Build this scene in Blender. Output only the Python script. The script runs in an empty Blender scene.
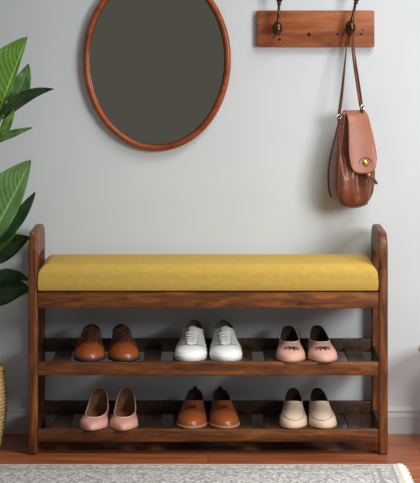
import bpy, bmesh, math, random
from mathutils import Vector, Matrix
from mathutils.bvhtree import BVHTree

SC = bpy.context.scene
COL = SC.collection
random.seed(7)
PI = math.pi

# ------------------------------------------------------------------ camera, world, lights, exposure
CAMZ, DIST, S0 = 1.38775, 6.7, 0.00305          # eye height, distance to the bench front (Y = 0), metres per pixel there
cam_d = bpy.data.cameras.new('camera')
cam = bpy.data.objects.new('camera', cam_d)
COL.objects.link(cam)
cam.location = (0, -DIST, CAMZ)
cam.rotation_euler = (PI / 2, 0, 0)
cam_d.sensor_width = 36
cam_d.lens = DIST / S0 / 483 * 36
cam_d.shift_x = 2 / 483
cam_d.shift_y = -0.5
SC.camera = cam

w = bpy.data.worlds.new('room_light')
SC.world = w
w.use_nodes = True
bg = w.node_tree.nodes['Background']
bg.inputs[0].default_value = (0.95, 0.98, 1.0, 1)
bg.inputs[1].default_value = 0.23

def area(name, loc, target, sx, sy, energy, colour):
    l = bpy.data.lights.new(name, 'AREA')
    l.shape = 'RECTANGLE'
    l.size, l.size_y, l.energy, l.color = sx, sy, energy, colour
    o = bpy.data.objects.new(name, l)
    COL.objects.link(o)
    o.location = loc
    o.rotation_euler = (Vector(target) - Vector(loc)).to_track_quat('-Z', 'Y').to_euler()
    return o

area('window_light', (2.0, -2.0, 1.45), (0.25, 0.3, 0.65), 0.8, 0.9, 25, (0.97, 1.0, 1.03)).data.spread = math.radians(125)
area('ceiling_light', (1.25, -1.15, 2.75), (0.8, -0.40, 0.0), 1.3, 1.3, 25, (1.0, 0.985, 0.96)).data.spread = math.radians(102)

SC.view_settings.view_transform = 'Standard'
SC.view_settings.look = 'None'
SC.view_settings.gamma = 1
SC.view_settings.exposure = 0
SC.view_settings.use_curve_mapping = False

# ------------------------------------------------------------------ helpers
def P(px, py, Y):
    """the place at depth Y that the photograph shows at (px, py)"""
    s = (DIST + Y) * S0 / DIST
    return Vector(((px - 208) * s, Y, CAMZ - py * s))

def lerp(a, b, f):
    return a + (b - a) * f

def srgb(r, g, b):
    f = lambda c: c / 12.92 if c <= 0.04045 else ((c + 0.055) / 1.055) ** 2.4
    return (f(r / 255), f(g / 255), f(b / 255), 1)

def obj(name, bm, mat, parent=None, smooth=True, solid=0, sub=0, bevel=0, sharp=0):
    me = bpy.data.meshes.new(name)
    bmesh.ops.recalc_face_normals(bm, faces=bm.faces[:])
    bm.to_mesh(me)
    bm.free()
    me.materials.append(mat)
    o = bpy.data.objects.new(name, me)
    COL.objects.link(o)
    if parent is not None:
        o.parent = parent
    if smooth:
        for p in me.polygons:
            p.use_smooth = True
        if sharp:
            me.set_sharp_from_angle(angle=math.radians(sharp))
    if solid:
        m = o.modifiers.new('thickness', 'SOLIDIFY')
        m.thickness = solid
        m.offset = 0
    if bevel:
        m = o.modifiers.new('edge', 'BEVEL')
        m.width, m.segments, m.limit_method = bevel, 3, 'ANGLE'
    if sub:
        m = o.modifiers.new('round', 'SUBSURF')
        m.levels = m.render_levels = sub
    return o

def thing(name, label, cat, loc=(0, 0, 0), rz=0, group=None):
    o = bpy.data.objects.new(name, None)
    COL.objects.link(o)
    o.location = loc
    o.rotation_euler = (0, 0, rz)
    o.empty_display_size = 0.05
    o['label'], o['category'] = label, cat
    if group:
        o['group'] = group
    return o

def box(bm, lo, hi, bev=0.0, seg=2):
    r = bmesh.ops.create_cube(bm, size=1)
    vs = r['verts']
    lo, hi = Vector(lo), Vector(hi)
    for v in vs:
        v.co = Vector([lo[i] + (v.co[i] + 0.5) * (hi[i] - lo[i]) for i in range(3)])
    if bev:
        es = list({e for v in vs for e in v.link_edges})
        bmesh.ops.bevel(bm, geom=es, offset=bev, segments=seg, profile=0.5, affect='EDGES')

def boxm(lo, hi, bev=0.0, seg=4):
    bm = bmesh.new()
    box(bm, lo, hi, bev, seg)
    return bm

def rings(bm, rs, closed=True, caps=True):
    """skin a list of rings of points"""
    vr = [[bm.verts.new(p) for p in r] for r in rs]
    n = len(rs[0])
    for a, b in zip(vr, vr[1:]):
        for i in range(n if closed else n - 1):
            j = (i + 1) % n
            bm.faces.new((a[i], a[j], b[j], b[i]))
    if caps and closed:
        bm.faces.new(vr[0][::-1])
        bm.faces.new(vr[-1])
    return vr

def smooth_path(pts, k=6):
    pts = [Vector(p) for p in pts]
    out = []
    for i in range(len(pts) - 1):
        p0, p1, p2, p3 = pts[max(i - 1, 0)], pts[i], pts[i + 1], pts[min(i + 2, len(pts) - 1)]
        for q in range(k):
            t = q / k
            out.append(0.5 * ((2 * p1) + (p2 - p0) * t + (2 * p0 - 5 * p1 + 4 * p2 - p3) * t * t + (3 * p1 - p0 - 3 * p2 + p3) * t ** 3))
    out.append(pts[-1])
    return out

def tube(bm, path, rad, n=8, flat=None, closed=False):
    """sweep; rad a number or list; flat=(width dir, w, t) makes a strap section"""
    path = [Vector(p) for p in path]
    rs = []
    m = len(path)
    prev = None
    for i, p in enumerate(path):
        if closed:
            d = (path[(i + 1) % m] - path[i - 1])
        else:
            d = path[min(i + 1, m - 1)] - path[max(i - 1, 0)]
        d.normalize()
        if flat:
            u = Vector(flat[0](i / (m - 1)) if callable(flat[0]) else flat[0])
            u = (u - d * u.dot(d)).normalized()
        else:
            ref = prev if prev is not None else (Vector((0, 0, 1)) if abs(d.z) < 0.9 else Vector((1, 0, 0)))
            u = (ref - d * ref.dot(d)).normalized()
            prev = u
        v = d.cross(u)
        ring = []
        for k in range(n):
            a = 2 * PI * k / n
            if flat:
                c, s_ = math.cos(a), math.sin(a)
                e = 0.5
                ring.append(p + u * flat[1] * math.copysign(abs(c) ** e, c) + v * flat[2] * math.copysign(abs(s_) ** e, s_))
            else:
                r = rad[i] if isinstance(rad, (list, tuple)) else rad
                ring.append(p + (u * math.cos(a) + v * math.sin(a)) * r)
        rs.append(ring)
    if closed:
        rs.append(rs[0])
        rings(bm, rs, caps=False)
        bmesh.ops.remove_doubles(bm, verts=bm.verts[:], dist=1e-6)
    else:
        rings(bm, rs)
    return bm

def tubem(*a, **k):
    return tube(bmesh.new(), *a, **k)

def lathe(bm, prof, origin, axis=(0, 0, 1), n=24):
    """prof: list of (radius, height along axis)"""
    ax = Vector(axis).normalized()
    u = ax.orthogonal().normalized()
    v = ax.cross(u)
    o = Vector(origin)
    rings(bm, [[o + ax * h + (u * math.cos(2 * PI * k / n) + v * math.sin(2 * PI * k / n)) * max(r, 1e-5) for k in range(n)] for r, h in prof])
    return bm

# ------------------------------------------------------------------ materials
def mat(name, colour, rough=0.5, metal=0.0, spec=0.5, bump=None, mottle=None, coat=0.0):
    """mottle=(scale, dark factor, light factor); bump=(scale, strength)"""
    m = bpy.data.materials.new(name)
    m.use_nodes = True
    nt = m.node_tree
    b = nt.nodes['Principled BSDF']
    b.inputs['Base Color'].default_value = colour
    b.inputs['Roughness'].default_value = rough
    b.inputs['Metallic'].default_value = metal
    b.inputs['Specular IOR Level'].default_value = spec
    b.inputs['Coat Weight'].default_value = coat
    b.inputs['Coat Roughness'].default_value = 0.15
    tc = nt.nodes.new('ShaderNodeTexCoord')
    if mottle:
        n = nt.nodes.new('ShaderNodeTexNoise')
        n.inputs['Scale'].default_value = mottle[0]
        n.inputs['Detail'].default_value = 5
        r = nt.nodes.new('ShaderNodeValToRGB')
        r.color_ramp.elements[0].position, r.color_ramp.elements[1].position = 0.3, 0.7
        r.color_ramp.elements[0].color = [c * mottle[1] for c in colour[:3]] + [1]
        r.color_ramp.elements[1].color = [min(c * mottle[2], 1) for c in colour[:3]] + [1]
        nt.links.new(tc.outputs['Object'], n.inputs['Vector'])
        nt.links.new(n.outputs['Fac'], r.inputs['Fac'])
        nt.links.new(r.outputs['Color'], b.inputs['Base Color'])
    if bump:
        n2 = nt.nodes.new('ShaderNodeTexNoise')
        n2.inputs['Scale'].default_value = bump[0]
        n2.inputs['Detail'].default_value = 4
        bp = nt.nodes.new('ShaderNodeBump')
        bp.inputs['Strength'].default_value = bump[1]
        bp.inputs['Distance'].default_value = 0.002
        nt.links.new(tc.outputs['Object'], n2.inputs['Vector'])
        nt.links.new(n2.outputs['Fac'], bp.inputs['Height'])
        nt.links.new(bp.outputs['Normal'], b.inputs['Normal'])
    return m

def wood(name, cols, axis, grain=44, rough=0.45, stretch=0.13, coat=0.0):
    m = bpy.data.materials.new(name)
    m.use_nodes = True
    nt = m.node_tree
    b = nt.nodes['Principled BSDF']
    b.inputs['Roughness'].default_value = rough
    b.inputs['Coat Weight'].default_value = coat
    b.inputs['Coat Roughness'].default_value = 0.25
    b.inputs['Specular IOR Level'].default_value = 0.35
    tc = nt.nodes.new('ShaderNodeTexCoord')
    mp = nt.nodes.new('ShaderNodeMapping')
    sc = [grain] * 3
    sc['XYZ'.index(axis)] = grain * stretch
    mp.inputs['Scale'].default_value = sc
    n = nt.nodes.new('ShaderNodeTexNoise')
    n.inputs['Scale'].default_value = 1
    n.inputs['Detail'].default_value = 7
    n.inputs['Roughness'].default_value = 0.62
    n.inputs['Distortion'].default_value = 0.9
    r = nt.nodes.new('ShaderNodeValToRGB')
    cr = r.color_ramp
    cr.elements[0].position, cr.elements[1].position = 0.28, 0.74
    cr.elements[0].color, cr.elements[1].color = cols[0], cols[2]
    e = cr.elements.new(0.5)
    e.color = cols[1]
    big = nt.nodes.new('ShaderNodeTexNoise')
    big.inputs['Scale'].default_value = 0.16
    mx = nt.nodes.new('ShaderNodeMix')
    mx.data_type = 'RGBA'
    mx.blend_type = 'MULTIPLY'
    mx.inputs[0].default_value = 0.6
    r2 = nt.nodes.new('ShaderNodeValToRGB')
    r2.color_ramp.elements[0].position, r2.color_ramp.elements[1].position = 0.35, 0.65
    r2.color_ramp.elements[0].color, r2.color_ramp.elements[1].color = (0.55, 0.5, 0.46, 1), (1.25, 1.2, 1.15, 1)
    bp = nt.nodes.new('ShaderNodeBump')
    bp.inputs['Strength'].default_value = 0.25
    bp.inputs['Distance'].default_value = 0.001
    L = nt.links.new
    L(tc.outputs['Object'], mp.inputs['Vector'])
    L(mp.outputs['Vector'], n.inputs['Vector'])
    L(mp.outputs['Vector'], big.inputs['Vector'])
    L(n.outputs['Fac'], r.inputs['Fac'])
    L(big.outputs['Fac'], r2.inputs['Fac'])
    L(r.outputs['Color'], mx.inputs[6])
    L(r2.outputs['Color'], mx.inputs[7])
    L(mx.outputs[2], b.inputs['Base Color'])
    L(n.outputs['Fac'], bp.inputs['Height'])
    L(bp.outputs['Normal'], b.inputs['Normal'])
    return m

WAL = (srgb(44, 24, 11), srgb(102, 57, 25), srgb(156, 95, 43))
WALD = (srgb(34, 21, 14), srgb(66, 42, 28), srgb(96, 64, 42))
M_RAIL = wood('walnut_along', WAL, 'X')
M_POST = wood('walnut_upright', WAL, 'Z')
M_ARM = wood('walnut_deep', WALD, 'Y', rough=0.36)
M_SLAT = wood('walnut_slat', WALD, 'Y')
M_BOARD = wood('reclaimed_wood', (srgb(108, 54, 28), srgb(164, 92, 50), srgb(200, 122, 72)), 'X', grain=30)
M_MFRAME = wood('red_brown_wood', (srgb(110, 48, 22), srgb(148, 72, 36), srgb(172, 92, 50)), 'X', grain=26, stretch=0.4, rough=0.3)
M_STOOL = wood('pale_wood', (srgb(150, 110, 72), srgb(190, 150, 106), srgb(214, 178, 134)), 'X')

M_WALL = mat('grey_wall_paint', srgb(205, 209, 210), rough=0.75, spec=0.2, mottle=(2.2, 0.97, 1.03), bump=(260, 0.05))
M_TRIM = mat('pale_grey_trim_paint', srgb(190, 187, 186), rough=0.5)
M_FABRIC = mat('mustard_cloth', srgb(192, 158, 76), rough=0.85, spec=0.15, mottle=(60, 0.93, 1.06), bump=(900, 0.25))
M_GLASS = mat('dim_reflection_mirror_glass', srgb(157, 152, 137), rough=0.06, metal=1.0)  # grey tint stands in for the dim room reflected in the mirror
M_BRONZE = mat('dark_bronze', srgb(92, 62, 46), rough=0.3, metal=0.9, mottle=(40, 0.6, 1.2))
M_BRASS = mat('brass', srgb(222, 186, 110), rough=0.25, metal=1.0)
M_STEEL = mat('bright_steel', srgb(225, 225, 225), rough=0.2, metal=1.0)
M_HOLE = mat('dark_hole', srgb(28, 18, 12), rough=0.9)
M_BAG = mat('bag_leather', srgb(122, 68, 45), rough=0.36, mottle=(22, 0.72, 1.18), bump=(160, 0.25))
M_BAGL = mat('bag_flap_leather', srgb(150, 93, 69), rough=0.45, mottle=(18, 0.88, 1.1), bump=(180, 0.15))
M_BAGD = mat('bag_dark_leather', srgb(100, 56, 42), rough=0.5, mottle=(30, 0.7, 1.2))
M_WICK = mat('pale_thread', srgb(196, 150, 118), rough=0.7)

# ------------------------------------------------------------------ the setting
WALLY = 0.34
def struct(name, bm, m, smooth=False):
    o = obj(name, bm, m, smooth=smooth)
    o['kind'] = 'structure'
    return o

struct('wall_back', boxm((-2.6, WALLY, 0), (2.6, WALLY + 0.1, 2.6)), M_WALL)

def floor_material():
    m = bpy.data.materials.new('reddish_plank_floor')
    m.use_nodes = True
    nt = m.node_tree
    L = nt.links.new
    b = nt.nodes['Principled BSDF']
    b.inputs['Roughness'].default_value = 0.36
    b.inputs['Specular IOR Level'].default_value = 0.32
    tc = nt.nodes.new('ShaderNodeTexCoord')
    br = nt.nodes.new('ShaderNodeTexBrick')
    br.inputs['Scale'].default_value = 1
    br.inputs['Brick Width'].default_value = 1.3
    br.inputs['Row Height'].default_value = 0.105
    br.inputs['Mortar Size'].default_value = 0.0012
    br.inputs['Color1'].default_value = (0.85, 0.85, 0.85, 1)
    br.inputs['Color2'].default_value = (1.2, 1.2, 1.2, 1)
    br.inputs['Mortar'].default_value = (0.2, 0.18, 0.16, 1)
    mp = nt.nodes.new('ShaderNodeMapping')
    mp.inputs['Scale'].default_value = (3.2, 46, 46)
    n = nt.nodes.new('ShaderNodeTexNoise')
    n.inputs['Scale'].default_value = 1
    n.inputs['Detail'].default_value = 6
    n.inputs['Distortion'].default_value = 0.8
    r = nt.nodes.new('ShaderNodeValToRGB')
    r.color_ramp.elements[0].position, r.color_ramp.elements[1].position = 0.3, 0.72
    r.color_ramp.elements[0].color, r.color_ramp.elements[1].color = srgb(112, 56, 30), srgb(182, 104, 62)
    mx = nt.nodes.new('ShaderNodeMix')
    mx.data_type, mx.blend_type = 'RGBA', 'MULTIPLY'
    mx.inputs[0].default_value = 1
    L(tc.outputs['Object'], br.inputs['Vector'])
    L(tc.outputs['Object'], mp.inputs['Vector'])
    L(mp.outputs['Vector'], n.inputs['Vector'])
    L(n.outputs['Fac'], r.inputs['Fac'])
    L(r.outputs['Color'], mx.inputs[6])
    L(br.outputs['Color'], mx.inputs[7])
    L(mx.outputs[2], b.inputs['Base Color'])
    return m

struct('floor', boxm((-2.6, -4.0, -0.1), (2.6, WALLY + 0.1, 0)), floor_material())

bm = bmesh.new()
prof = [(0, 0), (-0.016, 0), (-0.016, 0.056), (-0.0145, 0.058), (-0.0145, 0.061), (-0.012, 0.064), (-0.012, 0.074), (-0.008, 0.081), (0, 0.083)]
rings(bm, [[Vector((x, WALLY + a, z)) for a, z in prof] for x in (-2.6, 2.6)])
struct('baseboard_back', bm, M_TRIM)

# ------------------------------------------------------------------ rug
def rug_material():
    m = bpy.data.materials.new('grey_patterned_pile')
    m.use_nodes = True
    nt = m.node_tree
    L = nt.links.new
    b = nt.nodes['Principled BSDF']
    b.inputs['Roughness'].default_value = 0.95
    b.inputs['Specular IOR Level'].default_value = 0.05
    tc = nt.nodes.new('ShaderNodeTexCoord')
    sep = nt.nodes.new('ShaderNodeSeparateXYZ')
    L(tc.outputs['Object'], sep.inputs[0])
    def math_(op, a, b_=None, clamp=False):
        n = nt.nodes.new('ShaderNodeMath')
        n.operation = op
        n.use_clamp = clamp
        for i, v in enumerate((a, b_)):
            if v is None:
                continue
            if isinstance(v, (int, float)):
                n.inputs[i].default_value = v
            else:
                L(v, n.inputs[i])
        return n.outputs[0]
    dx = math_('SUBTRACT', 0.562, sep.outputs[0])
    dy = math_('SUBTRACT', -0.165, sep.outputs[1])
    d = math_('MINIMUM', dx, dy)
    vor = nt.nodes.new('ShaderNodeTexVoronoi')
    vor.feature = 'DISTANCE_TO_EDGE'
    vor.inputs['Scale'].default_value = 46
    nd = nt.nodes.new('ShaderNodeTexNoise')
    nd.inputs['Scale'].default_value = 24
    nd.inputs['Detail'].default_value = 3
    L(tc.outputs['Object'], nd.inputs['Vector'])
    vm = nt.nodes.new('ShaderNodeVectorMath')
    vm.operation = 'MULTIPLY_ADD'
    L(nd.outputs['Color'], vm.inputs[0])
    vm.inputs[1].default_value = (0.06, 0.06, 0.0)
    L(tc.outputs['Object'], vm.inputs[2])
    L(vm.outputs[0], vor.inputs['Vector'])
    vline = math_('LESS_THAN', vor.outputs['Distance'], 0.10)
    n1 = nt.nodes.new('ShaderNodeTexNoise')
    n1.inputs['Scale'].default_value = 120
    n1.inputs['Detail'].default_value = 6
    n1.inputs['Roughness'].default_value = 0.75
    n1.inputs['Distortion'].default_value = 1.2
    L(tc.outputs['Object'], n1.inputs['Vector'])
    r = nt.nodes.new('ShaderNodeValToRGB')
    r.color_ramp.elements[0].position, r.color_ramp.elements[1].position = 0.36, 0.6
    r.color_ramp.elements[0].color, r.color_ramp.elements[1].color = srgb(140, 137, 134), srgb(238, 234, 228)
    L(n1.outputs['Fac'], r.inputs['Fac'])
    # border lines at set distances from the edge
    lines = None
    for c, wd in ((0.018, 0.004), (0.062, 0.006), (0.083, 0.003)):
        q = math_('LESS_THAN', math_('ABSOLUTE', math_('SUBTRACT', d, c)), wd)
        lines = q if lines is None else math_('MAXIMUM', lines, q)
    infield = math_('GREATER_THAN', d, 0.022)
    pat = math_('MAXIMUM', lines, math_('MULTIPLY', vline, infield))
    pat = math_('MULTIPLY', pat, math_('MULTIPLY', n1.outputs['Fac'], 1.1))
    mx = nt.nodes.new('ShaderNodeMix')
    mx.data_type = 'RGBA'
    L(pat, mx.inputs[0])
    L(r.outputs['Color'], mx.inputs[6])
    mx.inputs[7].default_value = srgb(110, 109, 109)
    L(mx.outputs[2], b.inputs['Base Color'])
    bp = nt.nodes.new('ShaderNodeBump')
    bp.inputs['Strength'].default_value = 0.6
    bp.inputs['Distance'].default_value = 0.003
    n2 = nt.nodes.new('ShaderNodeTexNoise')
    n2.inputs['Scale'].default_value = 420
    L(tc.outputs['Object'], n2.inputs['Vector'])
    L(n2.outputs['Fac'], bp.inputs['Height'])
    L(bp.outputs['Normal'], b.inputs['Normal'])
    return m

M_RUG = rug_material()
M_FRINGE = mat('cream_fringe', srgb(226, 220, 206), rough=0.9)
t = thing('area_rug', 'grey patterned woven rug with cream fringe lying on the wooden floor', 'rug')
RX, RY0, RY1 = 0.562, -0.165, -1.5
obj('pile', boxm((-1.5, RY1, 0.0005), (RX, RY0, 0.0075), 0.003), M_RUG, t, sharp=24)
bm = bmesh.new()
y = RY0 - 0.004
while y > -0.75:
    r_ = random.uniform
    a = Vector((RX - 0.004, y, 0.006))
    pts = [a, a + Vector((0.012, r_(-.002, .002), 0.001)), a + Vector((0.020 + r_(0, .004), r_(-.005, .005), -0.001)), a + Vector((0.028 + r_(-.006, .006), r_(-.009, .009), -0.003))]
    tube(bm, pts, [0.0022, 0.0032, 0.0028, 0.0014], n=5)
    y -= 0.0052
box(bm, (RX - 0.006, -0.76, 0.001), (RX + 0.002, RY0 - 0.001, 0.008), 0.001)
o = obj('fringe', bm, M_FRINGE, t)
o['label'] = 'cream knotted fringe'

# ------------------------------------------------------------------ bench
bench = thing('shoe_bench', 'dark walnut shoe bench with mustard cushion and two slatted shelves of shoes', 'bench')
HW, PW, PD = 0.549, 0.0285, 0.036
FY, BYF, BYB = 0.0, 0.286, 0.322
ARM_TOP, ARM_R, LEG_TOP = 0.678, 0.05, 0.565

for sx in (-1, 1):
    x0, x1 = sorted((sx * HW, sx * (HW - PW)))
    for y0, y1 in ((FY, FY + PD), (BYF, BYB)):
        obj('leg', boxm((x0, y0, 0), (x1, y1, LEG_TOP + 0.006), 0.0065), M_POST, bench, sharp=24)
    # arch over the two legs
    xc = (x0 + x1) / 2
    yc0, yc1 = FY + PD / 2, BYB - PD / 2
    def arch(y0, y1, ztop, r, n=10):
        p = [(y0, LEG_TOP - 0.001), (y0, (LEG_TOP + ztop - r) / 2)]
        p += [(y0 + r - r * math.cos(k * PI / 2 / n), ztop - r + r * math.sin(k * PI / 2 / n)) for k in range(n + 1)]
        p += [(y1 - r + r * math.sin(k * PI / 2 / n), ztop - r + r * math.cos(k * PI / 2 / n)) for k in range(n + 1)]
        return p + [(y1, (LEG_TOP + ztop - r) / 2), (y1, LEG_TOP - 0.001)]
    outer = arch(FY, BYB, ARM_TOP, 0.062)
    inner = arch(FY + PD, BYF, ARM_TOP - 0.082, 0.016)
    rs, rc = [], 0.008
    for (oy, oz), (iy, iz) in zip(outer, inner):
        o_, i_ = Vector((xc, oy, oz)), Vector((xc, iy, iz))
        u, v = Vector((1, 0, 0)), (i_ - o_).normalized()
        mid, th = (o_ + i_) / 2, (i_ - o_).length / 2
        ring = []
        for cu, cv, a0 in ((1, 1, 0), (-1, 1, 90), (-1, -1, 180), (1, -1, 270)):
            for k in range(5):
                a = math.radians(a0 + 22.5 * k)
                ring.append(mid + u * (cu * (PW / 2 - rc) + rc * math.cos(a)) + v * (cv * (th - rc) + rc * math.sin(a)))
        rs.append(ring)
    bm = bmesh.new()
    rings(bm, rs)
    obj('armrest', bm, M_POST, bench, sharp=32)
    # side rails under the seat and at the shelves
    for z0, z1 in ((0.448, 0.496), (0.243, 0.288), (0.040, 0.084)):
        obj('side_rail', boxm((x0 + 0.004, FY + PD, z0), (x1 - 0.004, BYF, z1), 0.002), M_SLAT, bench, sharp=24)

IN = HW - PW
obj('seat_rail', boxm((-IN, 0.003, 0.447), (IN, 0.027, 0.4965), 0.003), M_RAIL, bench, sharp=24)
obj('seat_rail', boxm((-IN, 0.297, 0.447), (IN, 0.319, 0.4965), 0.003), M_RAIL, bench, sharp=24)
obj('seat_board', boxm((-IN, 0.027, 0.480), (IN, 0.297, 0.4955)), M_SLAT, bench, smooth=False)

SLATS = [60, 89.5, 120.5, 151.5, 181, 213, 244.5, 273.5, 301.5, 328.5, 357.5]
Z_UP, Z_LO = 0.2820, 0.0760
for zt, h, lift in ((Z_UP, 0.040, 0.0265), (Z_LO, 0.037, 0.034)):
    obj('shelf_rail', boxm((-IN, 0.003, zt - h), (IN, 0.030, zt), 0.003), M_RAIL, bench, sharp=24)
    obj('shelf_rail', boxm((-IN, 0.294, zt + lift - 0.041), (IN, 0.316, zt + lift), 0.003), M_SLAT, bench, sharp=24)
    bm = bmesh.new()
    for px in SLATS:
        x = (px - 208) * S0 * 1.004
        box(bm, (x - 0.0262, 0.029, zt - 0.0125), (x + 0.0262, 0.295, zt - 0.0002), 0.0015)
    box(bm, (-IN, 0.0302, zt - 0.026), (IN, 0.042, zt - 0.0122))
    obj('slat_panel', bm, M_SLAT, bench, smooth=False)

# cushion: soft box with a light crown
def cushion():
    bm = bmesh.new()
    x0, x1, y0, y1, z0, z1 = -0.5185, 0.5185, -0.002, 0.302, 0.4972, 0.584
    nx, ny, r = 60, 18, 0.034
    def prof(u, v, top):
        ex = min(u, 1 - u) * (x1 - x0)
        ey = min(v, 1 - v) * (y1 - y0)
        f = lambda e: math.sqrt(max(0, 1 - (1 - min(e / r, 1)) ** 2))
        return f(ex), f(ey)
    us = sorted({0.0, 1.0} | {i / nx for i in range(nx + 1)} | {s for k in range(1, 9) for s in (r * (1 - math.cos(k * PI / 16)) / (x1 - x0), 1 - r * (1 - math.cos(k * PI / 16)) / (x1 - x0))})
    vs = sorted({0.0, 1.0} | {i / ny for i in range(ny + 1)} | {s for k in range(1, 9) for s in (r * (1 - math.cos(k * PI / 16)) / (y1 - y0), 1 - r * (1 - math.cos(k * PI / 16)) / (y1 - y0))})
    def ring_pts(grid_z):
        return [[bm.verts.new((x0 + u * (x1 - x0), y0 + v * (y1 - y0), grid_z(u, v))) for v in vs] for u in us]
    def ztop(u, v):
        a, b = prof(u, v, True)
        crown = 0.004 * math.sin(PI * v) * min(1, 8 * min(u, 1 - u))
        return z1 - 0.004 - r + r * min(a, b) * (1 if min(a, b) >= 1 else 1) + crown
    def zbot(u, v):
        a, b = prof(u, v, False)
        return z0 + 0.006 - 0.006 * min(a, b)
    T = ring_pts(ztop)
    B = ring_pts(zbot)
    nu, nv = len(us), len(vs)
    for G, fl in ((T, False), (B, True)):
        for i in range(nu - 1):
            for j in range(nv - 1):
                q = (G[i][j], G[i + 1][j], G[i + 1][j + 1], G[i][j + 1])
                bm.faces.new(q[::-1] if fl else q)
    loop = [(i, 0) for i in range(nu)] + [(nu - 1, j) for j in range(1, nv)] + [(i, nv - 1) for i in range(nu - 2, -1, -1)] + [(0, j) for j in range(nv - 2, 0, -1)]
    mid = []
    for i, j in loop:
        a, b = T[i][j].co, B[i][j].co
        p = (a + b) / 2
        out = Vector(((-1 if i == 0 else 1 if i == nu - 1 else 0), (-1 if j == 0 else 1 if j == nv - 1 else 0), 0))
        mid.append(bm.verts.new(p + out * 0.0015))
    n = len(loop)
    for k in range(n):
        q = (k + 1) % n
        (i, j), (i2, j2) = loop[k], loop[q]
        bm.faces.new((T[i][j], T[i2][j2], mid[q], mid[k]))
        bm.faces.new((mid[k], mid[q], B[i2][j2], B[i][j]))
    return bm
o = obj('seat_cushion', cushion(), M_FABRIC, bench)
o['label'] = 'mustard yellow upholstered seat cushion'

# ------------------------------------------------------------------ mirror
def ellipse(cx, cz, a, b, y, n=96):
    return [Vector((cx + a * math.cos(2 * PI * k / n), y, cz + b * math.sin(2 * PI * k / n))) for k in range(n)]
mc = P(157, 59.5, 0.325)
sm = (DIST + 0.32) * S0 / DIST
MA, MB_ = 74 * sm, 91.7 * sm
mir = thing('wall_mirror', 'large oval mirror in thin reddish wood frame hanging on grey wall', 'mirror', (mc.x, WALLY, mc.z))
bm = bmesh.new()
sec = [(0.0, -0.001), (0.0, -0.022), (-0.003, -0.027), (-0.008, -0.030), (-0.014, -0.029), (-0.018, -0.025), (-0.0195, -0.019), (-0.0195, -0.001)]
rs = [ellipse(0, 0, MA + e, MB_ + e, yy) for e, yy in sec]
rs.append(rs[0])
rings(bm, rs, caps=False)
bmesh.ops.remove_doubles(bm, verts=bm.verts[:], dist=1e-6)
obj('frame', bm, M_MFRAME, mir)
bm = bmesh.new()
rings(bm, [ellipse(0, 0, MA - 0.018, MB_ - 0.018, -0.003), ellipse(0, 0, MA - 0.018, MB_ - 0.018, -0.0135), ellipse(0, 0, MA - 0.0215, MB_ - 0.0215, -0.0145)])
obj('glass', bm, M_GLASS, mir, smooth=False)

# ------------------------------------------------------------------ coat rack
BY = 0.318
a, b_ = P(257, 10.5, BY), P(374.5, 47, BY)
rack = thing('coat_rack', 'reclaimed brown wooden board with two bronze coat hooks fixed on wall', 'coat rack', (0, 0, 0))
obj('board', boxm((a.x, BY, b_.z), (b_.x, WALLY - 0.0002, a.z), 0.003), M_BOARD, rack, sharp=24)
for px, py, r in ((309, 34.5, 0.0062), (337.8, 34.2, 0.0042), (361, 34.3, 0.0035), (274, 37, 0.003), (279.5, 39.5, 0.0048), (363, 29.5, 0.0025), (346, 44, 0.0024)):
    c = P(px, py, BY)
    bm = bmesh.new()
    lathe(bm, [(r * 0.9, 0.002), (r, -0.0004), (r * 0.85, -0.0008), (0.0001, -0.0002)], c, (0, 1, 0) if False else (0, 1, 0), n=14)
    obj('nail_hole', bm, M_HOLE, rack)
def hook(px, py, lean):
    c = P(px, py, BY)
    bm = bmesh.new()
    lathe(bm, [(0.0, 0.0), (0.016, 0.0), (0.017, 0.003), (0.011, 0.006), (0.0085, 0.014), (0.0085, 0.022), (0.012, 0.028), (0.0155, 0.036), (0.0155, 0.042), (0.011, 0.049), (0.0, 0.052)], c, (0, -1, 0), n=24)
    for v_ in bm.verts:
        v_.co.z = c.z + (v_.co.z - c.z) * 1.3
        v_.co.x = c.x + (v_.co.x - c.x) * 0.88
    h = obj('hook', bm, M_BRONZE, rack)
    s = c + Vector((0.001, -0.039, 0.008))
    bm = bmesh.new()
    path = smooth_path([s, s + Vector((lean * 0.12, -0.004, 0.02)), s + Vector((lean * 0.5, -0.002, 0.045)), s + Vector((lean, -0.004, 0.078))])
    n = len(path)
    tube(bm, path, [0.0078 - 0.0033 * min(1, 2.2 * i / n) for i in range(n)], n=12)
    obj('stem', bm, M_BRONZE, h)
    tip = path[-1]
    bm = bmesh.new()
    lathe(bm, [(0.0, -0.008), (0.007, -0.0065), (0.0085, -0.004), (0.005, -0.001), (0.008, 0.003), (0.0115, 0.009), (0.0125, 0.015), (0.010, 0.021), (0.0, 0.025)], tip + Vector((0, 0, -0.003)), (lean * 0.6, -0.001, 0.08), n=20)
    obj('knob', bm, M_BRONZE, h)
    return c
hook(277.5, 28.5, 0.003)
HK = hook(350.5, 27.5, 0.014)

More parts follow.
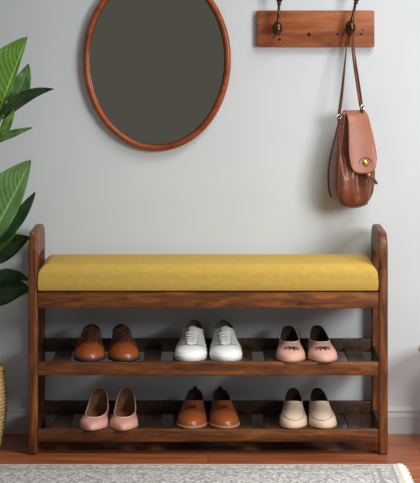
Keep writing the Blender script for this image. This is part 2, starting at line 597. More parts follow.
# ------------------------------------------------------------------ bag
BC = P(351.5, 160, 0.262)
ANG = math.radians(24)
bag = thing('leather_bag', 'brown leather flap bag hanging by its strap from the right coat hook', 'bag', (BC.x, BC.y, 0), ANG)
sB = (DIST + 0.262) * S0 / DIST
zpx = lambda py: CAMZ - py * sB
INV = Matrix.Rotation(-ANG, 4, 'Z') @ Matrix.Translation((-BC.x, -BC.y, 0))
def bl(v):                                      # place in the room -> the bag's own frame
    return INV @ v
prof_b = [  # py, half width, half depth
    (207.5, 0.012, 0.008), (206.5, 0.028, 0.018), (204, 0.044, 0.029), (199, 0.0565, 0.039), (191, 0.065, 0.047), (178, 0.0685, 0.050), (162, 0.066, 0.046),
    (148, 0.059, 0.039), (134, 0.050, 0.031), (122, 0.043, 0.024), (115, 0.038, 0.016), (112, 0.034, 0.010)]
def interp(tab, x):
    tab = sorted(tab)
    if x <= tab[0][0]:
        return tab[0][1:]
    for p, q in zip(tab, tab[1:]):
        if x <= q[0]:
            f = (x - p[0]) / (q[0] - p[0])
            return tuple(p[i] + (q[i] - p[i]) * f for i in range(1, len(p)))
    return tab[-1][1:]
rs = []
NB = 96
pys = [207.5, 207, 206.5, 205.6, 204.5, 203, 201, 199] + [197 - 2.5 * k for k in range(34)] + [112]
for py in pys:
    hw, hd = interp(prof_b, py)
    lean = -0.004 * (py - 160) / 46 + 0.010 * max(0, (py - 185) / 22) ** 2
    ring = []
    wgt = max(0, min(1, (206 - py) / 10)) * max(0, min(1, (py - 118) / 40))
    for k in range(NB):
        an = 2 * PI * k / NB
        c, s_ = math.cos(an), math.sin(an)
        e = 0.62
        x = hw * math.copysign(abs(c) ** e, c)
        yv = hd * math.copysign(abs(s_) ** e, s_)
        front = max(0, -s_)
        if s_ < 0:
            yv += 0.034 * math.exp(-((x + 0.034) / 0.013) ** 2) * max(0, min(1, (py - 113) / 10)) * max(0, min(1, (176 - py) / 22))
            yv *= lerp(0.35, 1.0, max(0, min(1, (py - 116) / 52)))
        fold = math.sin(x * 150 + 0.8 * math.sin((py - 150) * 0.08)) * 0.5 + math.sin(x * 74 + 1.1 + (py - 190) * 0.02) * 0.7
        cen = math.exp(-((x - 0.004) / 0.012) ** 2) * max(0, min(1, (200 - py) / 22))
        yv += front ** 0.6 * wgt * (0.0085 * fold + 0.020 * cen)
        ring.append(Vector((x + lean, yv, zpx(py))))
    rs.append(ring)
bm = bmesh.new()
rings(bm, rs)
obj('body', bm, M_BAG, bag)
# piping along the two edges of the side gusset
for sy in (-1, 1):
    for sx in ((-1, 1) if sy < 0 else (-1,)):
        pts = []
        for py in ([203, 200, 196,] if sy < 0 else [198, 195,]) + [192, 188, 176, 162, 148, 134, 122, 114]:
            hw, hd = interp(prof_b, py)
            pts.append((sx * hw * 0.93 - 0.004 * (py - 160) / 46, sy * hd * 0.72, zpx(py)))
        if sx < 0 and sy < 0:
            hw, hd = interp(prof_b, 205)
            pts = [(0.045, -hd * 0.9, zpx(203.5)), (0.012, -hd * 1.0, zpx(206.3)), (-0.018, -hd * 0.95, zpx(206.3))] + pts
        obj('piping', tubem(smooth_path(pts, 4), 0.0026, n=8), M_BAGD, bag)
# flap
bm = bmesh.new()
cols, rows = 18, 34
ftab = [(110, 0.036, -0.010), (113, 0.0365, 0.010), (116, 0.037, 0.021), (122, 0.038, 0.030), (134, 0.042, 0.040), (148, 0.0455, 0.048), (162, 0.048, 0.0565), (173.5, 0.0485, 0.0615)]
prev = None
verts = []
path = [(113.5, 0.035, -0.014), (111.6, 0.036, -0.009), (110.8, 0.036, 0.0)] + [(112 + k * (172.5 - 112) / 30,) for k in range(31)]
for i, q in enumerate(path):
    py = q[0]
    if len(q) > 1:
        hw, dep = q[1], q[2]
    else:
        hw, dep = interp(ftab, py)
    end = 0
    row = []
    for k in range(cols + 1):
        u = -1 + 2 * k / cols
        pyy = py
        if py > 128:                            # rounded lower corners
            full = 172.5 - 128
            drop = 15 * (1 - math.sqrt(max(0, 1 - abs(u) ** 3.4)))
            pyy = 128 + (py - 128) * (full - drop) / full
        row.append(bm.verts.new((u * hw + 0.0135, -dep + 0.006 * u * u, zpx(pyy))))
    verts.append(row)
for a_, b2 in zip(verts, verts[1:]):
    for k in range(cols):
        bm.faces.new((a_[k], a_[k + 1], b2[k + 1], b2[k]))
obj('flap', bm, M_BAGL, bag, solid=0.004)
# clasp
bm = bmesh.new()
cz = zpx(162)
lathe(bm, [(0.0, 0.0), (0.0105, 0.0), (0.0115, 0.002), (0.0095, 0.0045), (0.0075, 0.004), (0.0068, 0.0055), (0.0, 0.0075)], (0.019, -0.0595, cz), (0, -1, -0.06), n=24)
obj('clasp', bm, M_BRASS, bag)
bm = bmesh.new()
ringp = [Vector((0.019 + 0.022 * math.cos(a), -0.0585 + 0.0005, cz - 0.002 + 0.020 * math.sin(a))) for a in [PI * (0.02 + 0.96 * k / 20) for k in range(21)]]
tube(bm, ringp, 0.0011, n=6)
obj('stitching', bm, M_BAGD, bag)
# drawstring toggle below the flap
bm = bmesh.new()
tube(bm, smooth_path([(0.018, -0.062, zpx(172)), (0.028, -0.070, zpx(174.5)), (0.040, -0.073, zpx(178)), (0.052, -0.071, zpx(182.5))], 5), [0.0035] * 6 + [0.0048] * 10, n=8)
obj('toggle', bm, M_BAGD, bag)
bm = bmesh.new()
lathe(bm, [(0.0, 0.0), (0.006, 0.001), (0.006, 0.006), (0.0, 0.008)], (0.024, -0.066, zpx(173.5)), (0.6, -0.5, -0.3), n=14)
obj('stud', bm, M_BRASS, bag)
# strap, over the hook
def strap(pts, wd, th, dirn):
    rot = Matrix.Rotation(-ANG, 3, 'Z')
    d = (lambda f: rot @ Vector(dirn(f))) if callable(dirn) else rot @ Vector(dirn)
    return tubem([bl(p) for p in smooth_path(pts, 6)], 0, n=12, flat=(d, wd, th))
hy = HK.y - 0.018
topz = HK.z + 0.0145
left = [P(338.8, 121, 0.250), P(339.2, 114, 0.250), P(342, 92, 0.258), P(345, 62, 0.275), P(347, 42, 0.290), P(346.9, 31, hy), Vector((HK.x - 0.0095, hy, topz - 0.006)), Vector((HK.x, hy, topz))]
right = [Vector((HK.x, hy, topz)), Vector((HK.x + 0.0095, hy, topz - 0.006)), P(354.1, 31, hy), P(354, 45, 0.290), P(356.3, 66, 0.280), P(359.5, 90, 0.270), P(361.6, 108, 0.266), P(362, 116, 0.266)]
obj('strap', strap(left + right[1:], 0.0058, 0.0016, lambda f: (max(0.0, 1 - max(0, 1 - abs(f - 0.5) * 2) * 1.9), -1.0 + 0.65 * abs(f - 0.5) * 2, 0.0)), M_BAGD, bag)
right2 = [P(353.4, 37, 0.2895), P(352.6, 50, 0.2855), P(354.6, 68, 0.274), P(358.0, 92, 0.262), P(360.3, 107, 0.258)]
obj('strap_tail', strap(right2, 0.0036, 0.0012, (1, -0.35, 0.1)), M_BAG, bag)
for p in (P(338.8, 116.5, 0.248), P(362.2, 107, 0.258)):
    bm = bmesh.new()
    c = bl(p)
    tube(bm, [c + Vector((0.0065 * math.cos(a), -0.004, 0.0065 * math.sin(a))) for a in [2 * PI * k / 20 for k in range(20)]], 0.0016, n=8, closed=True)
    obj('strap_ring', bm, M_STEEL, bag)

# ------------------------------------------------------------------ shoes
def tabf(tab, s):
    return interp(tab, s)[0]

class Last:
    """one shoe: sole outline + opening edge; the upper is swept between them. toe at y = 0, heel at y = L"""
    def __init__(s, L, W, toe_r=0.24, toe_p=2.1, toe_shift=0.0, throat=0.12, ow=0.031, zt=0.07, zs=0.058, zh=0.078, toe_h=0.05, sole=0.012, drop=0.012, op=1.0, mirror=1, heel=0.0, n=72, m=14, wt=None):
        s.__dict__.update(locals())
        s.wt = wt or [(0, 0.93), (0.12, 0.97), (0.28, 1.0), (0.42, 0.93), (0.56, 0.78), (0.68, 0.70), (0.82, 0.70), (0.92, 0.68), (1, 0.66)]
    def outline(s, k=1.0, n=None):
        n = n or s.n
        pts = []
        for i in range(n):
            ph = 2 * PI * i / n
            f = (1 - math.cos(ph)) / 2
            wv = tabf(s.wt, f) * s.W / 2
            a = min(f / s.toe_r, 1)
            e = (1 - (1 - a) ** s.toe_p) ** (1 / s.toe_p)
            b = min((1 - f) / 0.13, 1)
            e *= (1 - (1 - b) ** 2) ** 0.5
            side = 1 if math.sin(ph) >= 0 else -1
            x = side * wv * e * k
            # inner edge straighter than the outer one
            arch = 0.006 * math.exp(-((f - 0.55) / 0.18) ** 2)
            if side * s.mirror < 0:
                x += side * -arch * -0.3
            else:
                x -= side * arch * 0.6
            cx = s.toe_shift * s.mirror * (1 - f) ** 3
            pts.append(Vector((x + cx, s.L / 2 + (f - 0.5) * s.L * (k if k > 1 else lerp(1, k, 0.8)), 0)))
        return pts
    def opening(s, inset=0.0, n=None):
        n = n or s.n
        pts = []
        yh = s.L - 0.007 - inset
        yt = s.throat + inset
        for i in range(n):
            ph = 2 * PI * i / n
            c, sn = math.cos(ph), math.sin(ph)
            f = (1 - c) / 2
            x = (s.ow - inset) * math.copysign(abs(sn) ** s.op, sn) * lerp(0.92, 0.86, f)
            z = s.zs + (s.zt - s.zs) * max(0, c) ** 1.6 + (s.zh - s.zs) * max(0, -c) ** 1.6
            pts.append(Vector((x + s.toe_shift * s.mirror * 0.25 * (1 - f), yt + (yh - yt) * f, z)))
        return pts
    def upper(s):
        B, T = s.outline(0.975), s.opening()
        bm = bmesh.new()
        rs = [[] for _ in range(s.m + 1)]
        for i in range(s.n):
            ph = 2 * PI * i / s.n
            fr = (1 + math.cos(ph)) / 2
            f2 = fr ** 1.3
            b = B[i] + Vector((0, 0, s.sole + s.heel * (1 - fr) ** 2 - 0.001))
            t = T[i]
            xy = Vector((b.x - t.x, b.y - t.y, 0))
            c1 = b + Vector((0, 0, lerp((t.z - b.z) * 0.45, s.toe_h, f2))) + (xy.normalized() * lerp(0.004, 0.001, f2) if xy.length > 1e-5 else Vector())
            c2 = t + xy * lerp(0.12, 0.5, f2)
            c2.z = lerp(lerp(b.z, t.z, 0.68), t.z - s.drop, f2)
            for j in range(s.m + 1):
                v = j / s.m
                rs[j].append(b * (1 - v) ** 3 + c1 * 3 * v * (1 - v) ** 2 + c2 * 3 * v * v * (1 - v) + t * v ** 3)
        rings(bm, rs, caps=False)
        bmesh.ops.recalc_face_normals(bm, faces=bm.faces[:])
        s.bvh = BVHTree.FromBMesh(bm)
        return bm
    def lining(s):
        B, T = s.outline(0.86), s.opening()
        T2 = s.opening(0.0025)
        bm = bmesh.new()
        r0 = [p for p in T]
        r1 = [p + Vector((0, 0, 0.0006)) for p in T2]
        bot = []
        for i in range(s.n):
            fr = (1 + math.cos(2 * PI * i / s.n)) / 2
            b = Vector((B[i].x * 0.9, lerp(B[i].y, T[i].y, 0.35), s.sole + 0.004 + s.heel * (1 - fr) ** 2))
            bot.append(b)
        mid = [p.lerp(q, 0.5) + Vector((0, 0, -0.004)) for p, q in zip(r1, bot)]
        rings(bm, [r0, r1, mid, bot], caps=False)
        bm.verts.ensure_lookup_table()
        bm.faces.new(bm.verts[-s.n:])
        return bm
    def sole_bm(s, grow=1.03, th=None, toe_lift=0.0):
        th = th or s.sole
        bm = bmesh.new()
        o1 = s.outline(grow)
        def up(p, z, k=1.0):
            f = p.y / s.L
            return Vector((p.x * k, (p.y - s.L / 2) * k + s.L / 2, z + s.heel * max(0, 2 * f - 1) ** 2 * (1 if z > 0.004 else 0)))
        rings(bm, [[up(p, 0.0, 0.965) for p in o1], [up(p, 0.0015, 0.99) for p in o1], [up(p, th - 0.0015) for p in o1], [up(p, th, 0.99) for p in o1]])
        return bm
    def at(s, x, y, off=0.001):
        h = s.bvh.ray_cast(Vector((x, y, 0.3)), Vector((0, 0, -1)))
        if h[0] is None:
            h = s.bvh.find_nearest(Vector((x, y, 0.05)))
        n = h[1] if h[1].z > 0 else -h[1]
        return h[0] + n * off
    def line(s, pts, r, off=0.001, k=4, n=6):
        q = [s.at(x, y, off) for x, y in pts]
        return tubem(smooth_path(q, k), r, n=n)
    def cut(s, bm, planes, off):
        """a copy of the upper kept behind the given planes and raised a little"""
        bm.normal_update()
        for v in bm.verts:
            v.co += v.normal * off
        for co, no in planes:
            bmesh.ops.bisect_plane(bm, geom=bm.verts[:] + bm.edges[:] + bm.faces[:], plane_co=co, plane_no=no, clear_outer=True)
        return bm

def place(t, px, py_floor, z, dx_heel, L, toe_y):
    """toe at pixel px; the heel drifts dx_heel pixels on top of the perspective"""
    p = P(px, 0, toe_y)
    t.location = (p.x, toe_y, z)
    t.rotation_euler = (0, 0, -math.atan2(dx_heel * 0.00315, L))

TAN = srgb(176, 96, 44)
M_TAN = mat('polished_tan_leather', srgb(152, 78, 36), rough=0.36, mottle=(26, 0.72, 1.12), coat=0.2)
M_TAND = mat('dark_brown_leather', srgb(98, 48, 28), rough=0.34, mottle=(30, 0.75, 1.15))
M_LACE = mat('dark_brown_lace', srgb(62, 34, 24), rough=0.7)
M_SOLED = mat('dark_sole', srgb(66, 44, 34), rough=0.6)
M_SOLET = mat('tan_sole', srgb(160, 118, 84), rough=0.6)
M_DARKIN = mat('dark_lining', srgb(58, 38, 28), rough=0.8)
M_TANIN = mat('tan_lining', srgb(142, 98, 62), rough=0.7)
M_WHITE = mat('white_leather', srgb(240, 238, 232), rough=0.45, mottle=(30, 0.97, 1.02))
M_RUBBER = mat('white_rubber', srgb(236, 234, 228), rough=0.6)
M_GREYIN = mat('beige_grey_lining', srgb(140, 122, 102), rough=0.85)
M_EYE = mat('grey_eyelet', srgb(120, 116, 112), rough=0.5)
M_SEAM = mat('grey_seam', srgb(150, 146, 142), rough=0.8)
M_PINK = mat('dusty_pink_suede', srgb(208, 160, 141), rough=0.75, mottle=(40, 0.93, 1.05), bump=(300, 0.15))
M_PINK2 = mat('dusty_pink_leather', srgb(214, 156, 142), rough=0.5, mottle=(40, 0.93, 1.05))
M_PINKT = mat('pale_pink_trim', srgb(232, 192, 174), rough=0.6)
M_BEIGE = mat('beige_nubuck', srgb(212, 188, 164), rough=0.75, mottle=(40, 0.94, 1.05), bump=(300, 0.15))
M_BEIGED = mat('beige_seam', srgb(170, 140, 116), rough=0.8)

def derby(t, mir):
    L = 0.248
    s = Last(L, 0.097, toe_r=0.27, toe_p=2.1, toe_shift=-0.003, throat=0.134, ow=0.031, zt=0.088, zs=0.066, zh=0.080, toe_h=0.025, sole=0.011, drop=0.050, mirror=mir)
    up = s.upper()
    q = s.cut(up.copy(), [(Vector((0, 0.060, 0)), Vector((0.42, -1, 0.25))), (Vector((0, 0.060, 0)), Vector((-0.42, -1, 0.25)))], 0.0016)
    obj('upper', up, M_TAN, t)
    obj('quarter', q, M_TAND, t)['label'] = 'darker brown quarter'
    obj('sole', s.sole_bm(1.035), M_SOLED, t)
    obj('lining', s.lining(), M_DARKIN, t)
    # tongue between the facings
    bm = bmesh.new()
    rows = []
    for i in range(12):
        y = 0.062 + i * 0.0064
        rows.append([s.at(-0.010 + k * 0.0033, y, 0.0026) + Vector((0, 0.0, max(0, i - 9) * 0.003)) for k in range(7)])
    rings(bm, rows, closed=False)
    obj('tongue', bm, M_TAND, t, solid=0.0018)
    for i in range(4):
        y = 0.072 + i * 0.0150
        wv = 0.013 + i * 0.0012
        lc = obj('lace', s.line([(-wv, y), (-wv * 0.5, y), (0, y), (wv * 0.5, y), (wv, y)], 0.0021, 0.0046), M_LACE, t)
        for sg in (-1, 1):
            p = s.at(sg * (wv + 0.002), y, 0.002)
            obj('eyelet', lathe(bmesh.new(), [(0.0, 0.0), (0.0026, 0.0005), (0.0024, 0.0014), (0.0, 0.0012)], p, (sg * 0.4, -0.4, 1), n=10), M_BRASS, lc)
    for dx in (-1, 1):
        p = s.at(dx * 0.004, 0.116, 0.006)
        obj('lace', tubem(smooth_path([p, p + Vector((dx * 0.012, -0.006, 0.004)), p + Vector((dx * 0.016, -0.014, -0.006))]), 0.0019, n=6), M_LACE, t)
    return s

def sneaker(t, mir):
    L = 0.272
    s = Last(L, 0.101, toe_r=0.28, toe_p=2.3, toe_shift=-0.004, throat=0.142, ow=0.033, zt=0.084, zs=0.070, zh=0.090, toe_h=0.021, sole=0.018, drop=0.050, mirror=mir)
    up = s.upper()
    q = s.cut(up.copy(), [(Vector((0, 0.050, 0)), Vector((0.55, -1, 0.1))), (Vector((0, 0.050, 0)), Vector((-0.55, -1, 0.1)))], 0.0014)
    obj('upper', up, M_WHITE, t)
    obj('quarter', q, M_WHITE, t)
    obj('sole', s.sole_bm(1.01, 0.019), M_RUBBER, t)
    obj('lining', s.lining(), M_GREYIN, t)
    bm = bmesh.new()
    rows = []
    for i in range(12):
        y = 0.058 + i * 0.0078
        lift = max(0, i - 9) * 0.003
        rows.append([s.at(-0.012 + k * 0.004, min(y, 0.138), 0.0024) + Vector((0, max(0, y - 0.138), lift)) for k in range(7)])
    rings(bm, rows, closed=False)
    obj('tongue', bm, M_WHITE, t, solid=0.003)
    for i in range(5):
        y = 0.062 + i * 0.0145
        wv = 0.0125 + i * 0.001
        lc = obj('lace', s.line([(-wv, y), (-wv * 0.5, y), (0, y + 0.001), (wv * 0.5, y), (wv, y)], 0.0027, 0.0046), M_RUBBER, t)
        for sg in (-1, 1):
            p = s.at(sg * (wv + 0.0045), y, 0.0022)
            obj('eyelet', lathe(bmesh.new(), [(0.0, 0.0), (0.0020, 0.0004), (0.0018, 0.0012), (0.0, 0.001)], p, (sg * 0.4, -0.4, 1), n=10), M_EYE, lc)
    for sg in (-1, 1):
        obj('seam', s.line([(sg * 0.002, 0.050), (sg * 0.012, 0.056), (sg * 0.024, 0.063), (sg * 0.035, 0.070)], 0.0008, 0.0016), M_SEAM, t)
    return s

def tassel_loafer(t, mir):
    L = 0.262
    s = Last(L, 0.093, toe_r=0.32, toe_p=2.05, toe_shift=-0.004, throat=0.094, ow=0.0335, zt=0.049, zs=0.047, zh=0.076, toe_h=0.025, sole=0.007, drop=0.020, op=0.7, mirror=mir)
    obj('upper', s.upper(), M_PINK, t)
    obj('sole', s.sole_bm(1.015), M_SOLET, t)
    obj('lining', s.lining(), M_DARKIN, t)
    T = s.opening()
    obj('collar', tubem(T, 0.0016, n=6, closed=True), M_PINKT, t)
    bm = bmesh.new()
    y0 = 0.058
    for pts in ([(0, y0), (-0.007, y0 - 0.006), (-0.016, y0 - 0.009)], [(0, y0), (0.007, y0 - 0.006), (0.016, y0 - 0.009)],
                [(0, y0), (-0.003, y0 - 0.010), (-0.006, y0 - 0.020)], [(0, y0), (0.003, y0 - 0.010), (0.007, y0 - 0.019)],
                [(-0.016, y0 + 0.004), (-0.006, y0 + 0.004), (0, y0), (0.006, y0 + 0.004), (0.016, y0 + 0.005)]):
        q = [s.at(x * 1.35, y, 0.002) for x, y in pts]
        tube(bm, smooth_path(q, 4), 0.0016, n=6)
    obj('bow', bm, M_LACE, t)['label'] = 'dark cord bow'
    return s

def pointed_flat(t, mir):
    L = 0.258
    s = Last(L, 0.0915, toe_r=0.32, toe_p=1.68, toe_shift=-0.003, throat=0.066, ow=0.0365, zt=0.029, zs=0.034, zh=0.086, toe_h=0.021, sole=0.005, drop=0.006, op=0.6, mirror=mir, heel=0.010)
    obj('upper', s.upper(), M_PINK2, t)
    obj('sole', s.sole_bm(1.01), M_SOLET, t)
    bm = bmesh.new()
    pts = [p for p in s.outline(0.97, 72) if p.y > 0.205]
    c = Vector((0, 0.205, 0))
    rings(bm, [[Vector((p.x * 0.94, p.y, 0.0)) for p in pts], [Vector((p.x, p.y, 0.012)) for p in pts]])
    obj('heel', bm, M_SOLET, t)
    obj('lining', s.lining(), M_TANIN, t)
    obj('collar', tubem(s.opening(), 0.0019, n=6, closed=True), M_PINKT, t)
    return s

def slip_lace(t, mir):
    L = 0.266
    s = Last(L, 0.095, toe_r=0.29, toe_p=2.1, toe_shift=-0.003, throat=0.116, ow=0.033, zt=0.066, zs=0.056, zh=0.078, toe_h=0.028, sole=0.009, drop=0.034, op=0.75, mirror=mir)
    up = s.upper()
    q = s.cut(up.copy(), [(Vector((0, 0.062, 0)), Vector((0.5, -1, 0.15))), (Vector((0, 0.062, 0)), Vector((-0.5, -1, 0.15)))], 0.0014)
    obj('upper', up, M_TAN, t)
    obj('quarter', q, M_TAND if False else M_TANQ, t)['label'] = 'redder brown quarter'
    obj('sole', s.sole_bm(1.03), M_SOLET, t)
    obj('lining', s.lining(), M_DARKIN, t)
    obj('collar', tubem(s.opening(), 0.0014, n=6, closed=True), M_SOLET, t)
    for y, wv in ((0.080, 0.010), (0.090, 0.010)):
        obj('lace', s.line([(-wv, y), (0, y), (wv, y)], 0.0024, 0.0034), M_HOLE, t)
    bm = bmesh.new()
    hz = s.zh
    box(bm, (-0.006, L - 0.0105, hz - 0.016), (0.006, L - 0.0065, hz + 0.009), 0.0015)
    obj('heel_tab', bm, M_HOLE, t)['label'] = 'dark pull tab'
    return s

def loafer(t, mir):
    L = 0.262
    s = Last(L, 0.0885, toe_r=0.30, toe_p=2.15, toe_shift=-0.004, throat=0.112, ow=0.032, zt=0.066, zs=0.054, zh=0.082, toe_h=0.026, sole=0.007, drop=0.030, op=0.75, mirror=mir)
    obj('upper', s.upper(), M_BEIGE, t)
    obj('sole', s.sole_bm(1.012), M_SOLET, t)
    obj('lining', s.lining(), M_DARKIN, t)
    obj('collar', tubem(s.opening(), 0.0015, n=6, closed=True), M_BEIGE, t)
    pts = []
    for k in range(17):
        a = PI * k / 16
        pts.append((-0.0315 * math.cos(a), 0.078 - 0.062 * math.sin(a)))
    obj('apron_seam', s.line([(-0.030, 0.112)] + pts + [(0.030, 0.112)], 0.0011, 0.0008, k=3), M_BEIGED, t)
    return s

M_TANQ = mat('reddish_tan_leather', srgb(134, 68, 36), rough=0.3, mottle=(28, 0.75, 1.12), coat=0.15)

SHOES = [  # builder, label words, name, category, group, shelf z, [(toe px, heel drift px, toe depth)]
    (derby, 'derby_shoe', 'tan brown leather lace-up shoe', 'upper shelf', 'brown lace-up shoes on the upper shelf', Z_UP, ((89.3, -1.5, 0.010), (124.3, -6.5, 0.010))),
    (sneaker, 'sneaker', 'white leather lace-up sneaker', 'upper shelf', 'white sneakers on the upper shelf', Z_UP, ((190.0, 4.0, 0.012), (226.0, -2.0, 0.012))),
    (tassel_loafer, 'loafer', 'dusty pink loafer with dark bow', 'upper shelf', 'pink loafers on the upper shelf', Z_UP, ((292.6, -1.5, -0.008), (324.4, -3.5, -0.008))),
    (pointed_flat, 'ballet_flat', 'pointed pink ballet flat with tan lining', 'lower shelf', 'pink flats on the lower shelf', Z_LO, ((91.6, 4.5, -0.018), (121.6, 2.0, -0.018))),
    (slip_lace, 'leather_shoe', 'shiny tan shoe with short dark lace', 'lower shelf', 'tan shoes on the lower shelf', Z_LO, ((191.2, 3.3, 0.010), (225.2, -4.8, 0.010))),
    (loafer, 'loafer', 'plain beige moccasin loafer', 'lower shelf', 'beige loafers on the lower shelf', Z_LO, ((294.2, 2.0, 0.006), (324.2, -3.0, 0.006))),
]
for fn, nm, words_, shelf, grp, z, spots in SHOES:
    for k, (px, dh, ty) in enumerate(spots):
        side = 'left' if k == 0 else 'right'
        t = thing(nm, f'{words_}, {side} one of its pair on {shelf}', 'shoe', group=grp)
        s = fn(t, 1 if k == 0 else -1)
        place(t, px, 0, z + 0.0003, dh, s.L, ty)

# ------------------------------------------------------------------ plant and its basket
def leaf_mat(name, dark, light, rough=0.35):
    m = bpy.data.materials.new(name)
    m.use_nodes = True
    nt = m.node_tree
    L = nt.links.new
    b = nt.nodes['Principled BSDF']
    b.inputs['Roughness'].default_value = rough
    uv = nt.nodes.new('ShaderNodeUVMap')
    sep = nt.nodes.new('ShaderNodeSeparateXYZ')
    L(uv.outputs[0], sep.inputs[0])
    def math_(op, a, b_=None):
        n = nt.nodes.new('ShaderNodeMath')
        n.operation = op
        for i, v in enumerate((a, b_)):
            if v is None:
                continue
            if isinstance(v, (int, float)):
                n.inputs[i].default_value = v
            else:
                L(v, n.inputs[i])
        return n.outputs[0]
    au = math_('ABSOLUTE', math_('SUBTRACT', sep.outputs[0], 0.5))
    ph = math_('SUBTRACT', math_('MULTIPLY', sep.outputs[1], 90), math_('MULTIPLY', au, 60))
    rib = math_('MULTIPLY', math_('ADD', math_('SINE', ph), 1), 0.5)
    mid = math_('LESS_THAN', au, 0.025)
    nz = nt.nodes.new('ShaderNodeTexNoise')
    nz.inputs['Scale'].default_value = 9
    L(uv.outputs[0], nz.inputs['Vector'])
    fac = math_('ADD', math_('MULTIPLY', rib, 0.35), math_('MULTIPLY', nz.outputs['Fac'], 0.6))
    mx = nt.nodes.new('ShaderNodeMix')
    mx.data_type = 'RGBA'
    L(fac, mx.inputs[0])
    mx.inputs[6].default_value, mx.inputs[7].default_value = dark, light
    mx2 = nt.nodes.new('ShaderNodeMix')
    mx2.data_type = 'RGBA'
    L(mid, mx2.inputs[0])
    L(mx.outputs[2], mx2.inputs[6])
    mx2.inputs[7].default_value = [min(1, c * 1.3) for c in light[:3]] + [1]
    L(mx2.outputs[2], b.inputs['Base Color'])
    bp = nt.nodes.new('ShaderNodeBump')
    bp.inputs['Strength'].default_value = 0.35
    bp.inputs['Distance'].default_value = 0.002
    L(rib, bp.inputs['Height'])
    L(bp.outputs['Normal'], b.inputs['Normal'])
    return m
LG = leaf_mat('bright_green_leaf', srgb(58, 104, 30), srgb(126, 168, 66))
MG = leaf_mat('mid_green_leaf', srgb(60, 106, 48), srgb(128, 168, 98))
DG = leaf_mat('shaded_deep_green_leaf', srgb(22, 50, 26), srgb(50, 86, 44))  # deep green with the shade of the less lit leaves in its colour
M_STEM = mat('green_stalk', srgb(86, 120, 56), rough=0.5)

BK = P(-47.5, 0, 0.10)
plant = thing('potted_plant', 'leafy green houseplant with broad ribbed leaves beside the left bench end', 'plant', (BK.x, BK.y, 0.02))
def to_plant(v):
    return v - Vector((BK.x, BK.y, 0.02))
def leaf(base, mid, tip, wl, wr, m, roll=0.3, ydep=(0.12, 0.10, 0.09), fold=0.25, sharp=1.0):
    """wl / wr: half widths in metres to the left and right of the rib as seen from the front"""
    pts = [P(*base, ydep[0]), P(*mid, ydep[1]), P(*tip, ydep[2])]
    n, cols = 26, 10
    bm = bmesh.new()
    uvl = bm.loops.layers.uv.new('leaf')
    rows = []
    for i in range(n + 1):
        f = i / n
        c = pts[0] * (1 - f) ** 2 + (pts[1] * 2 - (pts[0] + pts[2]) * 0.5) * 2 * f * (1 - f) * 1.0 + pts[2] * f * f
        d = (pts[1] * 2 - (pts[0] + pts[2]) * 0.5 - pts[0]) * (1 - f) + (pts[2] - (pts[1] * 2 - (pts[0] + pts[2]) * 0.5)) * f
        d.normalize()
        lat = Vector((d.z, 0, -d.x)).normalized()         # to the right of the rib, in the plane of the wall
        dep = Vector((0, 1, 0))
        wv = math.sin(PI * min(1, f ** 0.85)) ** 0.8 * (1 - 0.25 * f) * 1.12 if 0 < f < 1 else 0.0
        row = []
        for k in range(cols + 1):
            u = -1 + 2 * k / cols
            hw = (wl if u < 0 else wr) * wv
            rr = roll
            off = lat * (u * hw * math.cos(rr)) + dep * (u * hw * math.sin(rr)) + dep * (-fold * abs(u) * hw) + dep * 0.004 * math.sin(f * 17) * abs(u)
            row.append((bm.verts.new(to_plant(c + off)), (u * 0.5 + 0.5, f)))
        rows.append(row)
    for a, b in zip(rows, rows[1:]):
        for k in range(cols):
            q = (a[k], a[k + 1], b[k + 1], b[k])
            fc = bm.faces.new([v for v, _ in q])
            for lp, (_, uv) in zip(fc.loops, q):
                lp[uvl].uv = uv
    lf = obj('leaf', bm, m, plant, solid=0.0012)
    b0 = to_plant(pts[0])
    root = Vector((random.uniform(-0.03, 0.03), random.uniform(-0.03, 0.03), 0.20))
    ctl = Vector(((root.x * 0.7 + b0.x * 0.3), (root.y + b0.y) / 2, root.z + (b0.z - root.z) * 0.55))
    tip_d = (pts[1] - pts[0]) * 0.1
    obj('stalk', tubem(smooth_path([root, ctl, b0, b0 + tip_d], 7), [0.0055] * 8 + [0.004] * 14, n=8), M_STEM, lf)
px_ = 0.0031
leaf((-6, 126), (12, 78), (27.6, 36.5), 34 * px_, 3.5 * px_, LG, roll=0.25, ydep=(0.10, 0.07, 0.05), fold=0.1)
leaf((9, 108), (21, 86), (28.5, 63.5), 10 * px_, 10 * px_, MG, roll=-0.1, ydep=(0.14, 0.13, 0.12), fold=0.15)
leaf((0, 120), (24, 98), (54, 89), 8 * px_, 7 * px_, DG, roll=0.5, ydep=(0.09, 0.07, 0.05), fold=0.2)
leaf((-8, 148), (6, 127), (14, 108), 5 * px_, 5 * px_, LG, roll=0.3, ydep=(0.10, 0.09, 0.08))
leaf((-8, 143), (12, 134), (33, 127.5), 5 * px_, 4.5 * px_, MG, roll=0.6, ydep=(0.08, 0.06, 0.05))
leaf((-14, 246), (10, 203), (31, 159.5), 34 * px_, 11 * px_, MG, roll=0.25, ydep=(0.10, 0.06, 0.03), fold=0.1)
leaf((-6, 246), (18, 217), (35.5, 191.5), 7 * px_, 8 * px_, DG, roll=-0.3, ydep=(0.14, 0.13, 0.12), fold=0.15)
leaf((-4, 254), (12, 230), (21, 207), 6 * px_, 5 * px_, LG, roll=0.2, ydep=(0.17, 0.16, 0.15))
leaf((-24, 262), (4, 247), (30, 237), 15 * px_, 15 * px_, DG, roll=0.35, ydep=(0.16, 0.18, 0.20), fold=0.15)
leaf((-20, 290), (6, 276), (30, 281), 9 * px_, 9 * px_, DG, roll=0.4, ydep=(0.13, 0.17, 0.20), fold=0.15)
leaf((-22, 298), (5, 289), (31, 291), 17 * px_, 17 * px_, DG, roll=0.3, ydep=(0.17, 0.20, 0.24), fold=0.15)
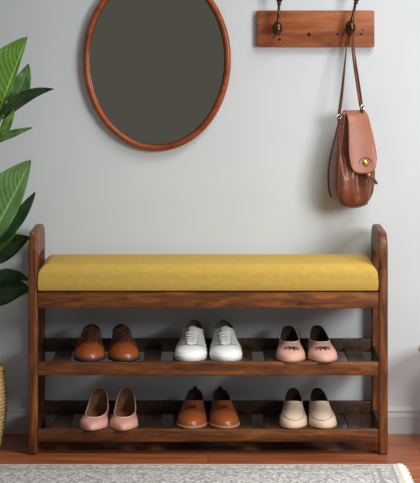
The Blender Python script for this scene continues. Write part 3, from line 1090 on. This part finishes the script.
obj('soil', lathe(bmesh.new(), [(0.0, 0.175), (0.135, 0.175), (0.135, 0.19), (0.0, 0.205)], (0, 0, 0), n=32), mat('dark_soil', srgb(46, 34, 26), rough=0.95, bump=(60, 0.6)), plant)
obj('inner_pot', lathe(bmesh.new(), [(0.0, 0.0), (0.11, 0.0), (0.142, 0.195), (0.136, 0.195), (0.10, 0.01), (0.0, 0.01)], (0, 0, 0), n=32), M_SOLED, plant)

M_BASK = mat('woven_straw', srgb(196, 160, 108), rough=0.85, mottle=(45, 0.72, 1.12))
basket = thing('woven_basket', 'round woven straw basket on the floor left of the bench', 'basket', (BK.x, BK.y, 0))
bm = bmesh.new()
N, rs = 120, []
rb = lambda z: 0.146 + 0.020 * math.sin(min(1, z / 0.25) * PI * 0.85) + 0.002
zs = [0.0 + 0.248 * i / 88 for i in range(89)]
for i, z in enumerate(zs):
    ring = []
    for k in range(N):
        a = 2 * PI * k / N
        wv = 0.0022 * math.sin(i * PI / 2.0 + 0.5) + 0.0012 * math.sin(k * PI / 2 + (i // 4) * PI)
        r = rb(z) + wv - (0.006 if i == 0 else 0)
        ring.append(Vector((r * math.cos(a), r * math.sin(a), z)))
    rs.append(ring)
for z in (0.248, 0.20, 0.10, 0.015):
    rs.append([Vector(((rb(z) - 0.008) * math.cos(2 * PI * k / N), (rb(z) - 0.008) * math.sin(2 * PI * k / N), z)) for k in range(N)])
rings(bm, rs)
obj('wall', bm, M_BASK, basket)
bm = bmesh.new()
rr = rb(0.248) - 0.003
tube(bm, [Vector((rr * math.cos(2 * PI * k / 64), rr * math.sin(2 * PI * k / 64), 0.250)) for k in range(64)], 0.0075, n=10, closed=True)
obj('rim', bm, M_BASK, basket)

# ------------------------------------------------------------------ low stool at the right edge
SP = P(472.3, 0, 0.14)
st = thing('low_stool', 'low tan wooden stool cut off by the right edge, near the baseboard', 'stool', (SP.x, SP.y, 0))
obj('seat', lathe(bmesh.new(), [(0.0, 0.288), (0.150, 0.288), (0.164, 0.293), (0.168, 0.299), (0.166, 0.305), (0.160, 0.308), (0.0, 0.308)], (0, 0, 0), n=64), M_STOOL, st)
for k in range(3):
    a = math.radians(20 + 120 * k)
    d = Vector((math.cos(a), math.sin(a), 0))
    obj('leg', tubem([d * 0.085 + Vector((0, 0, 0.289)), d * 0.10 + Vector((0, 0, 0.15)), d * 0.115], [0.015, 0.013, 0.011], n=14), M_STOOL, st)
